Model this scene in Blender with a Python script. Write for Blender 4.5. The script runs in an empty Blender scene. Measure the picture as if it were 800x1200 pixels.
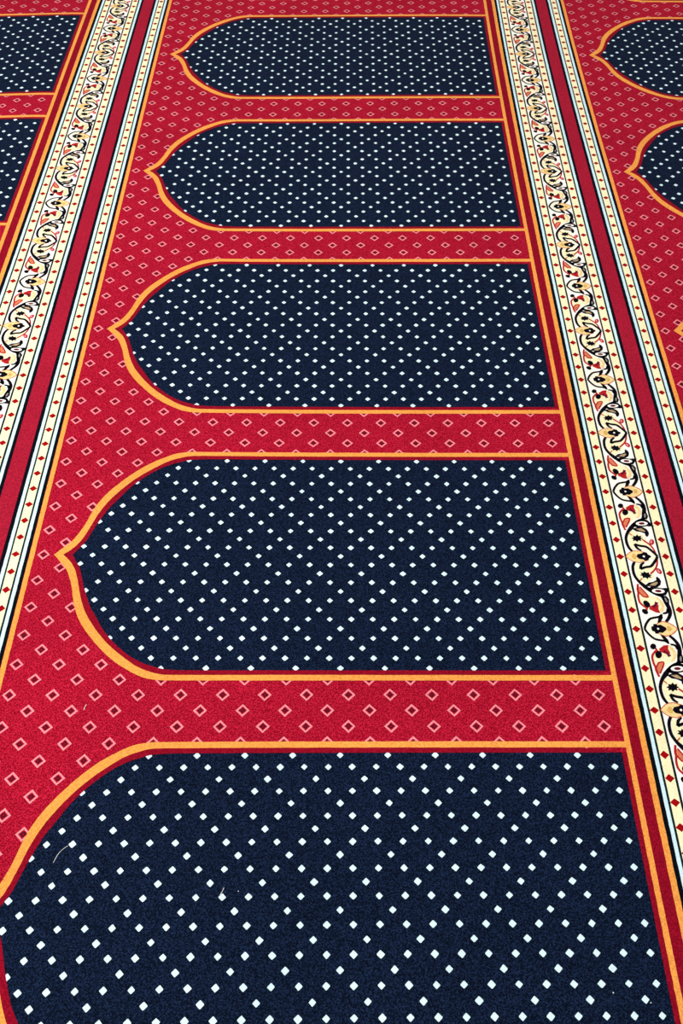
# Prayer carpets with woven niches laid side by side on a hall floor.
import bpy, math, random, json
from mathutils import Vector, Matrix, noise
from mathutils.geometry import tessellate_polygon
random.seed(7)
C = bpy.context.scene.collection
REP = 0.60                       # metres between two niches (one worshipper's place)
PILE = 0.010                     # carpet thickness
STEP = 0.00012                   # relief of one yarn colour over the next
CAMH = REP / 0.4329127953519915
TY = 1.691                       # niche counted 0 lies 1.691 repeats in front of the camera

# ---- slight stretch of the laid carpets (a few millimetres per metre) ----
SU = [0.00367,-0.001253,-0.004728,0.001589,0.014175,-0.014438,-0.00874,0.016651,0.003723,-0.002551,0.010313,0.003829,0.01344,4.8e-05,-0.012562]
SV = [-0.00769,-0.022446,0.064925,0.062389,-0.095821,0.002899,0.020203,0.042801,-0.034417,0.011534,0.017123,-0.039345,-0.010143,-0.026826,0.002814]
TERMS = [(i, j) for i in range(5) for j in range(5 - i)]
def lay(s, t):
    """pattern position (in repeats) -> metres on the floor"""
    sc = min(max(s, -1.35), 1.3); tc = min(max(t, -1.3), 3.55)
    a = sc / 1.2; b = (tc - 0.8) / 3
    du = dv = 0.0
    for k, (i, j) in enumerate(TERMS):
        w = a ** i * b ** j
        du += SU[k] * w; dv += SV[k] * w
    if s < -1.30: dv += 0.06 * (s + 1.30)
    return (s + du) * REP, (t + dv + TY) * REP

# ---- materials ----
def lin(c):
    return tuple(((x / 255) / 12.92 if x / 255 <= 0.04045 else ((x / 255 + 0.055) / 1.055) ** 2.4) for x in c)
MATS = {}
def yarn(name, rgb, var=0.22, rough=0.95, sheen=0.0, bump=0.5, spark=None, dim=0.74):
    m = bpy.data.materials.new(name); m.use_nodes = True
    nt = m.node_tree; N = nt.nodes; L = nt.links
    b = N['Principled BSDF']
    b.inputs['Roughness'].default_value = rough
    b.inputs['Specular IOR Level'].default_value = 0.05
    b.inputs['Sheen Weight'].default_value = sheen
    b.inputs['Sheen Roughness'].default_value = 0.6
    tc = N.new('ShaderNodeTexCoord')
    n1 = N.new('ShaderNodeTexNoise'); n1.inputs['Scale'].default_value = 520; n1.inputs['Detail'].default_value = 2.0
    n2 = N.new('ShaderNodeTexNoise'); n2.inputs['Scale'].default_value = 5; n2.inputs['Detail'].default_value = 3.0
    L.new(tc.outputs['Object'], n1.inputs['Vector']); L.new(tc.outputs['Object'], n2.inputs['Vector'])
    base = tuple(x * dim for x in lin(rgb))
    r = N.new('ShaderNodeValToRGB')
    e = r.color_ramp.elements
    e[0].position = 0.36; e[1].position = 0.64
    e[0].color = tuple(max(0, x * (1 - var * 1.6)) for x in base) + (1,)
    hi = tuple(x * dim for x in lin(spark)) if spark else tuple(min(1, x * (1 + var * 1.5) + 0.002) for x in base)
    e[1].color = hi + (1,)
    mid = r.color_ramp.elements.new(0.50); mid.color = base + (1,)
    L.new(n1.outputs['Fac'], r.inputs['Fac'])
    mx = N.new('ShaderNodeMix'); mx.data_type = 'RGBA'; mx.blend_type = 'MULTIPLY'; mx.inputs[0].default_value = 1.0
    mr = N.new('ShaderNodeMapRange')
    mr.inputs['From Min'].default_value = 0.3; mr.inputs['From Max'].default_value = 0.7
    mr.inputs['To Min'].default_value = 0.93; mr.inputs['To Max'].default_value = 1.07
    L.new(n2.outputs['Fac'], mr.inputs['Value'])
    L.new(r.outputs['Color'], mx.inputs[6]); L.new(mr.outputs['Result'], mx.inputs[7])
    L.new(mx.outputs[2], b.inputs['Base Color'])
    bp = N.new('ShaderNodeBump'); bp.inputs['Strength'].default_value = bump; bp.inputs['Distance'].default_value = 0.0012
    L.new(n1.outputs['Fac'], bp.inputs['Height']); L.new(bp.outputs['Normal'], b.inputs['Normal'])
    MATS[name] = m
    return m
yarn('crimson', (186, 12, 44), 0.34, spark=(232, 42, 76))
yarn('band_crimson', (184, 28, 56), 0.26)
yarn('deep_red', (158, 10, 38), 0.20)
yarn('navy', (11, 25, 48), 0.42, spark=(32, 48, 82))
yarn('black', (6, 12, 24), 0.3)
yarn('marigold', (249, 163, 76), 0.14, dim=0.9)
yarn('pale_blue', (208, 236, 244), 0.08, dim=1)
yarn('dot_white', (214, 238, 243), 0.05, bump=0.2, dim=1)
yarn('pink', (250, 148, 156), 0.12, dim=0.88)
yarn('maroon', (92, 16, 34), 0.2)
yarn('cream', (253, 239, 194), 0.08, dim=1)
yarn('ivory', (255, 251, 240), 0.06, dim=1)
yarn('line_green', (14, 38, 46), 0.2)
yarn('gem_red', (180, 6, 18), 0.15)
yarn('ink', (12, 6, 20), 0.3)
yarn('petal', (255, 247, 222), 0.06, dim=1)
yarn('gold', (250, 216, 150), 0.10, dim=0.95)
yarn('ochre', (228, 184, 104), 0.10, dim=0.9)
yarn('rust', (226, 120, 84), 0.12)
yarn('vine_red', (204, 36, 44), 0.15)
yarn('coral', (244, 138, 96), 0.12)
yarn('blush', (246, 140, 140), 0.10, dim=0.9)
yarn('plum', (118, 18, 48), 0.15)
yarn('stone', (150, 150, 140), 0.10)
yarn('tan', (200, 170, 128), 0.10)
MATS['white'] = MATS['ivory']
yarn('backing_jute', (150, 128, 98), 0.2)
yarn('lint_cotton', (236, 236, 232), 0.05, bump=0.1, dim=1)
yarn('floor_screed', (150, 146, 140), 0.12, bump=0.1)

# ---- mesh collecting ----
class Sheet:
    def __init__(self, jit=0.0): self.v = []; self.f = []; self.m = []; self.mats = []; self.jit = jit
    def mi(self, name):
        if name not in self.mats: self.mats.append(name)
        return self.mats.index(name)
    def put(self, s, t, z, j=0.0):
        x, y = lay(s, t)
        if j: x += random.uniform(-j, j); y += random.uniform(-j, j)
        self.v.append((x, y, z)); return len(self.v) - 1
    def poly(self, pts, z, mat, step=0.0, j=0.0):
        """closed outline in pattern coordinates, filled at height z"""
        p = []
        n = len(pts)
        for k in range(n):
            a = pts[k]; b = pts[(k + 1) % n]
            d = math.hypot(b[0] - a[0], b[1] - a[1])
            m = max(1, int(d / step)) if step else 1
            for q in range(m):
                f = q / m; p.append((a[0] + (b[0] - a[0]) * f, a[1] + (b[1] - a[1]) * f))
        ar = sum(p[i][0] * p[(i + 1) % len(p)][1] - p[(i + 1) % len(p)][0] * p[i][1] for i in range(len(p)))
        if ar < 0: p.reverse()
        ids = [self.put(a, b, z, j) for a, b in p]
        mi = self.mi(mat)
        if len(p) <= 4:
            self.f.append(ids); self.m.append(mi); return
        for tri in tessellate_polygon([[Vector((a, b, 0)) for a, b in p]]):
            a, b, c = tri
            (x0, y0), (x1, y1), (x2, y2) = p[a], p[b], p[c]
            if (x1 - x0) * (y2 - y0) - (x2 - x0) * (y1 - y0) < 0: b, c = c, b
            self.f.append([ids[a], ids[b], ids[c]]); self.m.append(mi)
    def stroke(self, pts, ws, z, mat):
        """line of varying width through pts, smoothed"""
        P = []
        for k in range(len(pts) - 1):
            p0 = pts[max(k - 1, 0)]; p1 = pts[k]; p2 = pts[k + 1]; p3 = pts[min(k + 2, len(pts) - 1)]
            for q in range(3):
                f = q / 3
                c = [0.5 * (2 * p1[i] + (p2[i] - p0[i]) * f + (2 * p0[i] - 5 * p1[i] + 4 * p2[i] - p3[i]) * f * f + (3 * p1[i] - p0[i] - 3 * p2[i] + p3[i]) * f ** 3) for i in (0, 1)]
                P.append((c[0], c[1], ws[k] + (ws[k + 1] - ws[k]) * f))
        P.append((pts[-1][0], pts[-1][1], ws[-1]))
        Lr = []
        for k in range(len(P)):
            a = P[max(k - 1, 0)]; b = P[min(k + 1, len(P) - 1)]
            dx, dy = b[0] - a[0], b[1] - a[1]; d = math.hypot(dx, dy) or 1e-6
            nx, ny = -dy / d, dx / d; w = P[k][2] / 2
            Lr.append((self.put(P[k][0] + nx * w, P[k][1] + ny * w, z), self.put(P[k][0] - nx * w, P[k][1] - ny * w, z)))
        mi = self.mi(mat)
        for (a, b), (c, d) in zip(Lr, Lr[1:]):
            self.f.append([a, b, d, c]); self.m.append(mi)
    def strip(self, s0, s1, t0, t1, z, mat, n=None, j=0.0, ns=1):
        n = n or int((t1 - t0) / 0.012)
        mi = self.mi(mat)
        prev = None
        for k in range(n + 1):
            t = t0 + (t1 - t0) * k / n
            row = []
            for q in range(ns + 1):
                s = s0 + (s1 - s0) * q / ns
                row.append(self.put(s, t, z, j if 0 < k < n else 0))
            if prev:
                for q in range(ns): self.f.append([prev[q], prev[q + 1], row[q + 1], row[q]]); self.m.append(mi)
            prev = row
    def slab(self, s0, s1, t0, t1, mat, ns=1, nt=80, z0=0.0, z1=PILE):
        """solid piece of carpet of full thickness"""
        mi = self.mi(mat); top = []; bot = []
        for k in range(nt + 1):
            t = t0 + (t1 - t0) * k / nt
            top.append([self.put(s0 + (s1 - s0) * q / ns, t, z1) for q in range(ns + 1)])
            bot.append([self.put(s0 + (s1 - s0) * q / ns, t, z0) for q in range(ns + 1)])
        add = lambda f: (self.f.append(f), self.m.append(mi))
        for k in range(nt):
            for q in range(ns):
                add([top[k][q], top[k][q + 1], top[k + 1][q + 1], top[k + 1][q]])
                add([bot[k][q], bot[k + 1][q], bot[k + 1][q + 1], bot[k][q + 1]])
            add([bot[k][0], top[k][0], top[k + 1][0], bot[k + 1][0]])
            add([bot[k][ns], bot[k + 1][ns], top[k + 1][ns], top[k][ns]])
        for q in range(ns):
            add([bot[0][q], bot[0][q + 1], top[0][q + 1], top[0][q]])
            add([bot[nt][q], top[nt][q], top[nt][q + 1], bot[nt][q + 1]])
    def build(self, name, parent, origin):
        me = bpy.data.meshes.new(name)
        ox, oy, oz = origin
        me.from_pydata([(x - ox, y - oy, z - oz) for x, y, z in self.v], [], self.f)
        for m in self.mats: me.materials.append(MATS[m])
        me.polygons.foreach_set('material_index', self.m)
        me.update()
        o = bpy.data.objects.new(name, me); C.objects.link(o)
        if parent: o.parent = parent
        return o

def inside(p, poly):
    x, y = p; r = False; n = len(poly); k = n - 1
    for i in range(n):
        xi, yi = poly[i]; xk, yk = poly[k]
        if (yi > y) != (yk > y) and x < (xk - xi) * (y - yi) / (yk - yi) + xi: r = not r
        k = i
    return r

# ---- the woven design, measured in repeats from the left seam of a carpet ----
SEAM = -0.9775                    # left seam of the middle carpet
WID = 2.0305                      # carpet width
T0, T1 = -2.5, 5.5
OUT = [(-.835,0),(-.813,.025),(-.792,.05),(-.7765,.08),(-.763,.115),(-.755,.1465),(-.7435,.185),(-.729,.217),(-.711,.247),(-.688,.277),(-.661,.308),(-.632,.3375),(-.602,.3625),(-.567,.3845),(-.527,.402),(-.487,.4105),(-.45,.4115)]
INN = [(-.805,0),(-.786,.018),(-.766,.045),(-.753,.076),(-.742,.11),(-.7315,.145),(-.7165,.182),(-.702,.21),(-.684,.237),(-.663,.265),(-.637,.295),(-.607,.323),(-.577,.347),(-.545,.3695),(-.513,.384),(-.475,.394),(-.43,.3955)]
NAV = [(-.778,0),(-.762,.026),(-.7485,.05),(-.738,.08),(-.7255,.116),(-.711,.152),(-.697,.182),(-.679,.21),(-.657,.246),(-.634,.277),(-.6035,.308),(-.57,.336),(-.535,.357),(-.505,.3685),(-.47,.378),(-.42,.3815)]
def smooth(pts):
    R = []
    for k in range(len(pts) - 1):
        p0 = pts[k - 1] if k else (2 * pts[0][0] - pts[1][0], 2 * pts[0][1] - pts[1][1]); p1 = pts[k]; p2 = pts[k + 1]; p3 = pts[min(k + 2, len(pts) - 1)]
        for q in range(4):
            f = q / 4
            R.append(tuple(0.5 * (2 * p1[i] + (p2[i] - p0[i]) * f + (2 * p0[i] - 5 * p1[i] + 4 * p2[i] - p3[i]) * f * f + (3 * p1[i] - p0[i] - 3 * p2[i] + p3[i]) * f ** 3) for i in (0, 1)))
    R.append(pts[-1]); return R
rel = lambda pts: [(a - SEAM, b) for a, b in smooth(pts)]
OUT = [(i_[0] + .87 * (o_[0] - i_[0]), i_[1] + (.87 + .16 * (o_[1] > .40)) * (o_[1] - i_[1])) for o_, i_ in zip(OUT, INN)]
OUT, INN, NAV = rel(OUT), rel(INN), rel(NAV)
BLK = WID - .2665
NR = 0.718 - SEAM                # right end of the navy panel
BR = 0.7308 - SEAM               # start of the orange line beside it
def full(half, right, hmax):
    up = half + [(right, hmax)]
    return up + [(a, -b) for a, b in reversed(up) if b > 1e-9]
NAVP = full(NAV, NR, .3815); INNP = full(INN, BR, .3955)
VINE = json.loads('''[["p","petal",0,[[-0.204,0.25],[-0.1969,0.234],[-0.1836,0.2196],[-0.1666,0.2144],[-0.1485,0.2053],[-0.1546,0.2261],[-0.1442,0.2497]]],["p","petal",0,[[-0.1172,0],[-0.1226,0.0097],[-0.1331,0.0241],[-0.1442,0.0362],[-0.1609,0.0386],[-0.1758,0.0459],[-0.1704,0.029],[-0.1627,0.0193],[-0.1741,0]]],["p","cream",0,[[-0.175,0.0973],[-0.1865,0.0875],[-0.1929,0.0629],[-0.1915,0.0386],[-0.1856,0.0242],[-0.1728,0.0266],[-0.1749,0.0459],[-0.1605,0.041],[-0.1437,0.0386],[-0.1269,0.0265],[-0.1375,0.0507],[-0.141,0.0726],[-0.157,0.0899]]],["p","cream",0,[[-0.175,0.1899],[-0.1499,0.1976],[-0.134,0.1872],[-0.1325,0.1642],[-0.1437,0.1465],[-0.1608,0.1389],[-0.1835,0.1214],[-0.1992,0.1315],[-0.1987,0.1567],[-0.1911,0.1771]]],["p","rust",1,[[-0.1812,0.25],[-0.1673,0.2327],[-0.1511,0.2235],[-0.1332,0.2287],[-0.1206,0.237],[-0.1123,0.247],[-0.1118,0.2499]]],["p","gold",2,[[-0.1801,0.25],[-0.1668,0.2353],[-0.1504,0.2269],[-0.1336,0.2318],[-0.1231,0.2397],[-0.115,0.2475],[-0.1145,0.25]]],["p","rust",1,[[-0.1398,0],[-0.1518,0.0165],[-0.1733,0.0237],[-0.1921,0.0201],[-0.2042,0.011],[-0.2112,0.0015],[-0.2115,0]]],["p","gold",2,[[-0.1399,0],[-0.1524,0.0133],[-0.1738,0.0208],[-0.1912,0.0175],[-0.202,0.0094],[-0.2087,0.001],[-0.2089,0]]],["p","ochre",3,[[-0.1796,0.0003],[-0.1815,0],[-0.1848,0],[-0.1886,0],[-0.192,0],[-0.194,0],[-0.194,0.0003],[-0.1921,0.0053],[-0.1888,0.009],[-0.1849,0.0103],[-0.1816,0.0089],[-0.1796,0.0053]]],["p","ochre",3,[[-0.1278,0.2497],[-0.1296,0.2449],[-0.1326,0.2415],[-0.136,0.2402],[-0.139,0.2415],[-0.1406,0.245],[-0.1406,0.2497],[-0.1389,0.25],[-0.1359,0.25],[-0.1324,0.25],[-0.1295,0.25],[-0.1278,0.25]]],["p","ink",4,[[-0.1851,0.25],[-0.1844,0.2432],[-0.1779,0.2405],[-0.1769,0.2345],[-0.1701,0.234],[-0.1654,0.2379],[-0.1566,0.2366],[-0.1439,0.246],[-0.1431,0.25]]],["p","ink",4,[[-0.1797,0],[-0.1742,0.0086],[-0.1624,0.011],[-0.1557,0.0157],[-0.1464,0.0145],[-0.144,0.0074],[-0.1364,0.0026],[-0.137,0]]],["p","white",5,[[-0.1632,0.25],[-0.1639,0.2484],[-0.1652,0.2473],[-0.1667,0.2468],[-0.1682,0.2473],[-0.1691,0.2484],[-0.1692,0.25],[-0.1685,0.25],[-0.1672,0.25],[-0.1656,0.25],[-0.1642,0.25],[-0.1633,0.25]]],["p","white",5,[[-0.1544,0],[-0.1552,0],[-0.1567,0],[-0.1585,0],[-0.1601,0],[-0.1611,0],[-0.1612,0.0],[-0.1604,0.0018],[-0.1589,0.0031],[-0.1571,0.0036],[-0.1555,0.0031],[-0.1545,0.0018]]],["s","ink",4,[[-0.2042,0.25],[-0.1969,0.234],[-0.1838,0.2183],[-0.1707,0.2136],[-0.1554,0.2105],[-0.1465,0.2032]],[0.0068,0.0068,0.0068,0.0068,0.0068,0.0068]],["p","ink",4,[[-0.1646,0.2314],[-0.1543,0.2274],[-0.1458,0.2144],[-0.1445,0.2001],[-0.1562,0.2084]]],["s","ink",4,[[-0.1171,0],[-0.1226,0.0097],[-0.1331,0.0241],[-0.1443,0.0357],[-0.1608,0.0391],[-0.1763,0.0454]],[0.0083,0.0083,0.0083,0.0083,0.0083,0.0083]],["s","ink",4,[[-0.1764,0.0459],[-0.1711,0.0302],[-0.1603,0.0217]],[0.0075,0.0083,0.0045]],["s","ink",4,[[-0.1394,0.2274],[-0.1289,0.2144],[-0.1212,0.1975],[-0.1217,0.1795],[-0.1261,0.1617],[-0.1329,0.1414],[-0.1485,0.1347],[-0.1626,0.1222],[-0.1751,0.1073],[-0.1889,0.0899],[-0.1981,0.0678],[-0.1983,0.0435],[-0.1943,0.029],[-0.1884,0.0194]],[0.0083,0.0093,0.0104,0.0124,0.0124,0.0104,0.0072,0.0104,0.0135,0.0093,0.0087,0.0087,0.0087,0.0072]],["s","ink",4,[[-0.1426,0.1996],[-0.1304,0.1962],[-0.1247,0.1847]],[0.0053,0.0075,0.0098]],["p","ink",4,[[-0.1251,0.1719],[-0.1173,0.1667],[-0.1149,0.1515],[-0.1205,0.1401],[-0.1332,0.1402]]],["p","stone",5,[[-0.1213,0.154],[-0.1225,0.1497],[-0.1242,0.1466],[-0.1259,0.1454],[-0.1271,0.1466],[-0.1276,0.1497],[-0.1272,0.1541],[-0.126,0.1584],[-0.1243,0.1615],[-0.1226,0.1627],[-0.1213,0.1615],[-0.1208,0.1584]]],["p","ink",4,[[-0.1718,0.1147],[-0.1612,0.1297],[-0.1478,0.1385],[-0.1335,0.1418],[-0.1207,0.1372],[-0.1131,0.1259],[-0.1049,0.1134],[-0.1178,0.1121],[-0.1273,0.1134],[-0.1435,0.1097],[-0.1574,0.1085]]],["p","white",5,[[-0.1214,0.1234],[-0.1247,0.1193],[-0.1321,0.1163],[-0.1415,0.1152],[-0.1506,0.1163],[-0.1568,0.1193],[-0.1585,0.1235],[-0.1552,0.1276],[-0.1479,0.1306],[-0.1384,0.1317],[-0.1293,0.1306],[-0.1231,0.1275]]],["p","plum",6,[[-0.1306,0.1234],[-0.1323,0.121],[-0.1361,0.1193],[-0.1409,0.1187],[-0.1454,0.1193],[-0.1485,0.1211],[-0.1493,0.1234],[-0.1476,0.1258],[-0.1439,0.1276],[-0.139,0.1282],[-0.1345,0.1275],[-0.1314,0.1258]]],["p","ink",4,[[-0.1738,0.1035],[-0.1574,0.1085],[-0.1397,0.1097],[-0.1294,0.1022],[-0.1251,0.0898],[-0.127,0.08],[-0.1332,0.0726],[-0.1374,0.0763],[-0.1376,0.0849],[-0.149,0.0911],[-0.1621,0.0936]]],["p","tan",5,[[-0.1622,0.1035],[-0.1445,0.1047],[-0.1348,0.0948],[-0.1374,0.0911],[-0.152,0.0961]]],["p","ink",4,[[-0.147,0.0673],[-0.1543,0.0639],[-0.1541,0.0573],[-0.1617,0.0592],[-0.1674,0.0532],[-0.1708,0.0592],[-0.1791,0.0573],[-0.1764,0.0639],[-0.1824,0.0673],[-0.1751,0.0707],[-0.1754,0.0774],[-0.1678,0.0755],[-0.1621,0.0815],[-0.1586,0.0754],[-0.1503,0.0773],[-0.1531,0.0706]]],["s","rust",3,[[-0.1872,0.0887],[-0.1776,0.0781]],[0.0041,0.0041]],["s","vine_red",3,[[-0.1505,0.0629],[-0.1375,0.0507],[-0.1284,0.0385],[-0.1222,0.0217],[-0.1193,0.0025]],[0.0053,0.0053,0.0053,0.0053,0.0053]],["p","vine_red",4,[[-0.1159,0.0531],[-0.118,0.0477],[-0.1216,0.0438],[-0.1257,0.0424],[-0.1293,0.0438],[-0.1313,0.0477],[-0.1313,0.0531],[-0.1292,0.0584],[-0.1256,0.0624],[-0.1215,0.0638],[-0.1179,0.0623],[-0.1159,0.0584]]],["p","blush",5,[[-0.1214,0.0536],[-0.1225,0.0504],[-0.1242,0.0481],[-0.1261,0.0473],[-0.1276,0.0481],[-0.1285,0.0504],[-0.1283,0.0536],[-0.1272,0.0567],[-0.1255,0.059],[-0.1236,0.0599],[-0.122,0.059],[-0.1212,0.0567]]],["p","ink",4,[[-0.1835,0.193],[-0.1854,0.1884],[-0.1891,0.185],[-0.1935,0.1838],[-0.1975,0.185],[-0.2,0.1884],[-0.2003,0.193],[-0.1983,0.1976],[-0.1947,0.201],[-0.1902,0.2022],[-0.1862,0.201],[-0.1838,0.1976]]],["p","ink",4,[[-0.1728,0.1673],[-0.1751,0.1614],[-0.1793,0.157],[-0.1842,0.1554],[-0.1885,0.157],[-0.1911,0.1614],[-0.1913,0.1674],[-0.189,0.1734],[-0.1848,0.1778],[-0.1799,0.1794],[-0.1756,0.1778],[-0.173,0.1733]]],["s","vine_red",3,[[-0.1871,0.1886],[-0.183,0.1783]],[0.006,0.006]],["p","vine_red",5,[[-0.1779,0.1847],[-0.162,0.1963],[-0.1489,0.1976],[-0.1523,0.1847],[-0.1488,0.1719],[-0.1556,0.1668],[-0.1665,0.1719],[-0.1756,0.1758]]],["s","plum",6,[[-0.1663,0.1783],[-0.1586,0.1719],[-0.1522,0.1617]],[0.0083,0.007,0.0098]],["p","gold",3,[[-0.1462,0.1963],[-0.1368,0.1885],[-0.1325,0.1744],[-0.1354,0.1591],[-0.1459,0.1452],[-0.1528,0.1452],[-0.1437,0.1592],[-0.1417,0.1757],[-0.1479,0.1873]]],["s","vine_red",4,[[-0.1867,0.1796],[-0.1964,0.1694],[-0.2012,0.1592],[-0.2014,0.1415],[-0.1987,0.1289],[-0.1985,0.1173],[-0.1941,0.0986]],[0.006,0.006,0.006,0.006,0.006,0.006,0.006]],["s","vine_red",5,[[-0.1964,0.1273],[-0.1898,0.1386],[-0.1862,0.1423],[-0.1733,0.1438],[-0.1778,0.1298],[-0.1904,0.1085]],[0.0041,0.0041,0.0041,0.0041,0.0041,0.0041]],["p","coral",4,[[-0.1967,0.1273],[-0.1862,0.1423],[-0.1721,0.1449],[-0.1768,0.1298],[-0.1906,0.1073],[-0.1955,0.1123]]]]''')

def make_carpet(k, label):
    x0 = SEAM + WID * (k - 1)                     # k = 0, 1, 2 from the left
    ox, oy = lay(x0 + WID / 2, -0.5)
    org = (ox, oy, 0.0)
    root = bpy.data.objects.new('prayer_carpet', None); C.objects.link(root)
    root.empty_display_size = 0.2
    root.location = org
    root['label'] = label; root['category'] = 'carpet'; root['group'] = 'prayer carpets laid side by side'
    S = lambda r: x0 + r
    H = PILE
    # narrow patterned border on the left
    nb = Sheet()
    nb.slab(S(0.0005), S(.0765), T0, T1, 'black')
    nb.strip(S(.0110), S(.0662), T0, T1, H + STEP, 'pale_blue', j=.00025)
    nb.strip(S(.0209), S(.0562), T0, T1, H + 2 * STEP, 'line_green', j=.0001)
    nb.strip(S(.0260), S(.0508), T0, T1, H + 3 * STEP, 'cream', j=.0001)
    def gems(sh, c, w):
        n = 0
        i = math.ceil(T0 * 16)
        while i <= T1 * 16 - 1:
            t = i / 16
            r = lambda: random.uniform(.93, 1.07)
            if T0 + .01 < t < T1 - .01:
                a, b = w, .0112
                sh.poly([(S(c) + a * r(), t), (S(c) + a * .5, t + b * .5), (S(c), t + b * r()), (S(c) - a * .5, t + b * .5), (S(c) - a * r(), t), (S(c) - a * .5, t - b * .5), (S(c), t - b * r()), (S(c) + a * .5, t - b * .5)], H + 4 * STEP, 'gem_red')
            i += 1
    gems(nb, .0384, .0120)
    nb.build('narrow_border', root, org)
    # red ground with its small pink diamonds
    fd = Sheet()
    fd.slab(S(.0765), S(BLK), T0, T1, 'crimson', ns=8, nt=120)
    fd.strip(S(.0775), S(.0914), T0, T1, H + 2 * STEP, 'marigold', j=.0003)
    s0 = -.8607 - SEAM; sp = .11047 / 2
    i = math.ceil(T0 * 22)
    while i < T1 * 22:
        t = i / 22
        for m in range(-1, 31):
            if (m + round((t % 1) * 22)) % 2: continue
            c = s0 + m * sp
            if c + .018 > BR or c - .018 < .0925 or not (T0 + .02 < t < T1 - .02): continue
            tl = (t + .5) % 1 - .5
            if inside((c, tl), NAVP) and inside((c - .02, tl), NAVP) and inside((c, tl + .02 * (1 if tl > 0 else -1)), NAVP): continue
            d = lambda a: [(S(c) + a, t), (S(c), t + a), (S(c) - a, t), (S(c), t - a)]
            # ring of pink, open in the middle
            o_, n_ = d(.0182), d(.0118)
            io = [fd.put(a, b, H + STEP, .0002) for a, b in o_]; ii = [fd.put(a, b, H + STEP, .0002) for a, b in n_]
            mi = fd.mi('pink')
            for q in range(4):
                fd.f.append([io[q], io[(q + 1) % 4], ii[(q + 1) % 4], ii[q]]); fd.m.append(mi)
            fd.poly(d(.0078), H + STEP, 'maroon'); fd.poly(d(.0030), H + 1.5 * STEP, 'deep_red')
        i += 1
    fd.build('red_field', root, org)
    # orange and red edging
    eg = Sheet()
    sm = lambda r: S(WID + r)                     # measured from the right seam
    eg.strip(S(BR), sm(-.3085), T0, T1, H + 5 * STEP, 'marigold', j=.0003)
    eg.strip(sm(-.3085), sm(-.2812), T0, T1, H + 5 * STEP, 'deep_red')
    eg.strip(sm(-.2812), sm(-.2663), T0, T1, H + 5.5 * STEP, 'marigold', j=.0003)
    eg.build('striped_edging', root, org)
    # the wide border
    wb = Sheet()
    wb.slab(S(BLK), sm(-.0515), T0, T1, 'black')
    wb.strip(sm(-.2545), sm(-.0625), T0, T1, H + STEP, 'pale_blue', j=.00025)
    wb.strip(sm(-.2450), sm(-.0726), T0, T1, H + 2 * STEP, 'line_green', j=.0001)
    wb.strip(sm(-.2393), sm(-.0790), T0, T1, H + 3 * STEP, 'cream', j=.0001)
    wb.strip(sm(-.2144), sm(-.1066), T0, T1, H + 3.5 * STEP, 'line_green', j=.0001)
    wb.strip(sm(-.2083), sm(-.1125), T0, T1, H + 4 * STEP, 'ivory', j=.0001)
    gems(wb, WID - .2275, .0122); gems(wb, WID - .0925, .0122)
    fb = wb.build('floral_border', root, org)
    vn = Sheet()
    i = math.ceil(T0 * 2)
    while i <= T1 * 2:
        c = i / 2
        for sg in (1, -1):
            if not (T0 <= c + sg * .125 <= T1): continue
            for sh in VINE:
                z = H + (4.4 + sh[2] * .6) * STEP
                pts = [(S(WID) + a, c + sg * b) for a, b in sh[3]]
                if sh[0] == 'p': vn.poly(pts, z, sh[1])
                else: vn.stroke(pts, sh[4], z, sh[1])
        i += 1
    vo = vn.build('flower_vine', fb, org)
    # plain red band along the seam
    pb = Sheet()
    pb.slab(sm(-.0515), sm(-.0005), T0, T1, 'band_crimson')
    pb.build('plain_band', root, org)
    # niches
    for n in range(-2, 6):
        nm = Sheet()
        nm.poly([(S(a), n + b) for a, b in NAVP], H + 2 * STEP, 'navy', step=.05)
        for r in range(-13, 14):
            t = r / 32
            for m in range(0, 56):
                if r % 2:
                    if m % 2: continue
                else:
                    if (-m) % 4 != (3 if (n * 32 + r) % 4 == 2 else 1): continue
                c = (.694 - SEAM) - .0301 * m
                a = .0092; b = .0089
                cs = [(c + a, t), (c, t + b), (c - a, t), (c, t - b)]
                if not all(inside(p, INNP) for p in cs) or not any(inside(p, NAVP) for p in cs): continue
                g = random.uniform(.93, 1.07); u = .11
                pts = []
                for q in range(4):
                    p0, p1, p2 = cs[q - 1], cs[q], cs[(q + 1) % 4]
                    for other in (p0, p2):
                        x = c + ((p1[0] - c) + (other[0] - p1[0]) * u) * g; y = t + ((p1[1] - t) + (other[1] - p1[1]) * u) * g
                        pts.append((S(x), n + y))
                nm.poly(pts, H + 3 * STEP, 'dot_white', j=.0003)
        no = nm.build('prayer_niche', root, org)
        ol = Sheet()
        for sg in (1, -1):
            for A, B, z, mt, hA, hB, r1 in ((NAV, INN, 4, 'deep_red', .3815, .3955, BR), (INN, OUT, 4.5, 'marigold', .3955, .4122, BR + .003)):
                A2 = A + [(A[-1][0] + (r1 - A[-1][0]) * q / 40, hA) for q in range(1, 41)]
                B2 = B + [(B[-1][0] + (r1 - B[-1][0]) * q / 40, hB) for q in range(1, 41)]
                if len(A2) != len(B2): A2 = A2[:len(B2)]
                ia = [ol.put(S(a), n + sg * b, H + z * STEP, .0002) for a, b in A2]
                ib = [ol.put(S(a), n + sg * b, H + z * STEP, .0002) for a, b in B2]
                mi = ol.mi(mt)
                for q in range(len(ia) - 1):
                    f = [ia[q], ia[q + 1], ib[q + 1], ib[q]]
                    ol.f.append(f if sg > 0 else f[::-1]); ol.m.append(mi)
        ol.strip(S(NR), S(BR) + .0005, n - .3815, n + .3815, H + 4.2 * STEP, 'deep_red')
        ol.build('arch_outline', no, org)
    return root

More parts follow.
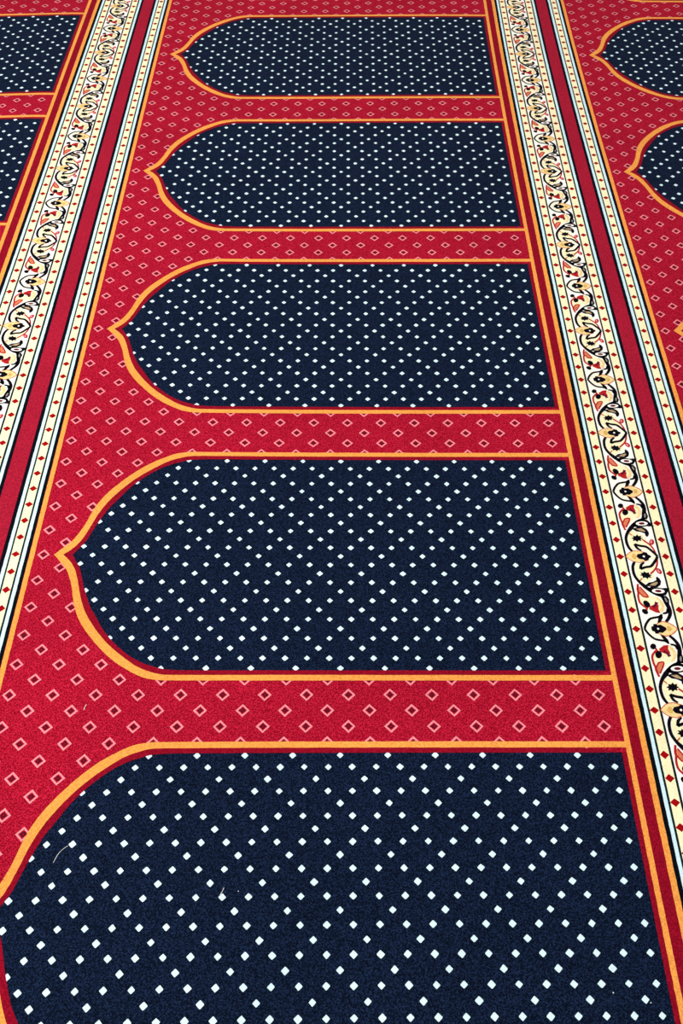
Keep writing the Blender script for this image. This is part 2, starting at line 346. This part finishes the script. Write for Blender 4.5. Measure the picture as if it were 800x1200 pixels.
make_carpet(1, 'complete middle prayer carpet whose whole navy niches fill the photo')
make_carpet(0, 'left prayer carpet, only its navy niche ends and flowered right border showing')
make_carpet(2, 'right prayer carpet with pointed tips of its niches at the photo edge')

# ---- things lying on the pile ----
def thread(name, label, pts, r):
    P = []
    for i in range(len(pts) - 1):
        p0 = pts[max(i - 1, 0)]; p1 = pts[i]; p2 = pts[i + 1]; p3 = pts[min(i + 2, len(pts) - 1)]
        for q in range(5):
            f = q / 5
            P.append(Vector([0.5 * (2 * p1[k] + (p2[k] - p0[k]) * f + (2 * p0[k] - 5 * p1[k] + 4 * p2[k] - p3[k]) * f * f + (3 * p1[k] - p0[k] - 3 * p2[k] + p3[k]) * f ** 3) for k in range(3)]))
    P.append(Vector(pts[-1]))
    o0 = P[0].copy(); v = []; f = []
    for k, p in enumerate(P):
        d = (P[min(k + 1, len(P) - 1)] - P[max(k - 1, 0)]).normalized()
        a = d.cross(Vector((0, 0, 1))).normalized(); b = a.cross(d)
        rr = r * (0.6 if k in (0, len(P) - 1) else 1)
        for q in range(6):
            g = q * math.pi / 3; v.append(p - o0 + a * math.cos(g) * rr + b * math.sin(g) * rr)
    for k in range(len(P) - 1):
        for q in range(6): f.append([k * 6 + q, k * 6 + (q + 1) % 6, (k + 1) * 6 + (q + 1) % 6, (k + 1) * 6 + q])
    f.append(list(range(5, -1, -1))); f.append([(len(P) - 1) * 6 + q for q in range(6)])
    me = bpy.data.meshes.new(name); me.from_pydata(v, [], f); me.materials.append(MATS['lint_cotton'])
    o = bpy.data.objects.new(name, me); C.objects.link(o); o.location = o0
    o['label'] = label; o['category'] = 'thread'
    return o
TOP = PILE + 3.2 * STEP
def on(s, t, z): x, y = lay(s, t); return (x, y, TOP + z)
thread('loose_thread', 'thin curved white thread on the navy of the nearest niche, left side', [on(-.667,-.886,.0003), on(-.660,-.868,.0006), on(-.652,-.857,.0009), on(-.640,-.847,.0004)], .00035)
thread('loose_thread', 'short upright white thread on the nearest niche, above a dot in its middle', [on(-.275,-.966,.0003), on(-.269,-.955,.0012), on(-.266,-.948,.0016)], .00035)
thread('loose_thread', 'tiny pale fibre lying on the red ground left of the two nearest niches', [on(-.662,-.498,.0003), on(-.661,-.490,.0006), on(-.658,-.482,.0004)], .0005)
def speck(label, s, t, r):
    v = []; f = []; n = 8
    x, y = lay(s, t)
    v.append((0, 0, r * .9))
    for k, (zz, rr) in enumerate(((.55, .75), (0.1, 1.0), (-.3, .6))):
        for q in range(n):
            g = 2 * math.pi * q / n; w = rr * r * random.uniform(.75, 1.2)
            v.append((w * math.cos(g), w * math.sin(g), zz * r))
    v.append((0, 0, -.4 * r))
    for q in range(n):
        a, b = 1 + q, 1 + (q + 1) % n
        f.append([0, a, b]); f.append([a, a + n, b + n, b]); f.append([a + n, a + 2 * n, b + 2 * n, b + n]); f.append([len(v) - 1, b + 2 * n, a + 2 * n])
    me = bpy.data.meshes.new('lint_speck'); me.from_pydata(v, [], f); me.materials.append(MATS['lint_cotton'])
    for p in me.polygons: p.use_smooth = True
    o = bpy.data.objects.new('lint_speck', me); C.objects.link(o); o.location = (x, y, TOP + .4 * r)
    o['label'] = label; o['category'] = 'lint'; o['group'] = 'specks of white lint on the pile'
speck('white lint speck on navy near the bottom right, between two dots', .596, -1.174, .0010)
speck('white lint speck just below a dot near the bottom right corner', .674, -1.194, .0009)
speck('faint lint speck on navy beside the short upright thread', -.233, -.956, .0008)
speck('white lint speck on the red ground left of the middle niche', -.867, .861, .0011)

# ---- the floor under the carpets ----
fs = bpy.data.meshes.new('floor')
w = 6.0
fs.from_pydata([(-w, -4, -.1), (w, -4, -.1), (w, 8, -.1), (-w, 8, -.1), (-w, -4, 0), (w, -4, 0), (w, 8, 0), (-w, 8, 0)], [],
               [[3, 2, 1, 0], [4, 5, 6, 7], [0, 1, 5, 4], [1, 2, 6, 5], [2, 3, 7, 6], [3, 0, 4, 7]])
fs.materials.append(MATS['floor_screed'])
fo = bpy.data.objects.new('floor', fs); C.objects.link(fo); fo['kind'] = 'structure'

# ---- light: even daylight of the hall and ceiling lamps ----
sc = bpy.context.scene
wd = bpy.data.worlds.new('hall_light'); sc.world = wd; wd.use_nodes = True
wd.node_tree.nodes['Background'].inputs['Color'].default_value = (1.0, 0.985, 0.97, 1)
wd.node_tree.nodes['Background'].inputs['Strength'].default_value = 0.75
def lamp(x, y, z, e, sx, sy, tgt, col=(1, .98, .95)):
    l = bpy.data.lights.new('ceiling_lamp', 'AREA'); l.shape = 'RECTANGLE'; l.size = sx; l.size_y = sy; l.energy = e; l.color = col
    o = bpy.data.objects.new('ceiling_lamp', l); C.objects.link(o); o.location = (x, y, z)
    o.rotation_euler = (Vector(tgt) - Vector((x, y, z))).to_track_quat('-Z', 'Y').to_euler()
lamp(-2.3, 0.9, 2.6, 92, 1.2, 1.2, (-.3, 1.2, 0))

# ---- camera: held at chest height, looking down along the rows ----
pitch, roll, yaw = 0.8932685859738637, 0.006839995551374096, 0.0042267894586259895
cp, sp_ = math.cos(pitch), math.sin(pitch)
fw = Vector((math.sin(yaw) * cp, math.cos(yaw) * cp, -sp_)); r0 = Vector((math.cos(yaw), -math.sin(yaw), 0)); u0 = r0.cross(fw)
rt = r0 * math.cos(roll) + u0 * math.sin(roll); up = rt.cross(fw)
cam = bpy.data.cameras.new('camera'); co = bpy.data.objects.new('camera', cam); C.objects.link(co)
M = Matrix((rt, up, -fw)).transposed().to_4x4(); M.translation = Vector((0, 0, CAMH + PILE)); co.matrix_world = M
cam.sensor_fit = 'HORIZONTAL'; cam.sensor_width = 36.0; cam.lens = 36.0 * 1150 / 800
cam.clip_start = .02
sc.camera = co
vs = sc.view_settings
vs.view_transform = 'Standard'; vs.look = 'None'; vs.gamma = 1.0; vs.use_curve_mapping = False; vs.exposure = 0.0
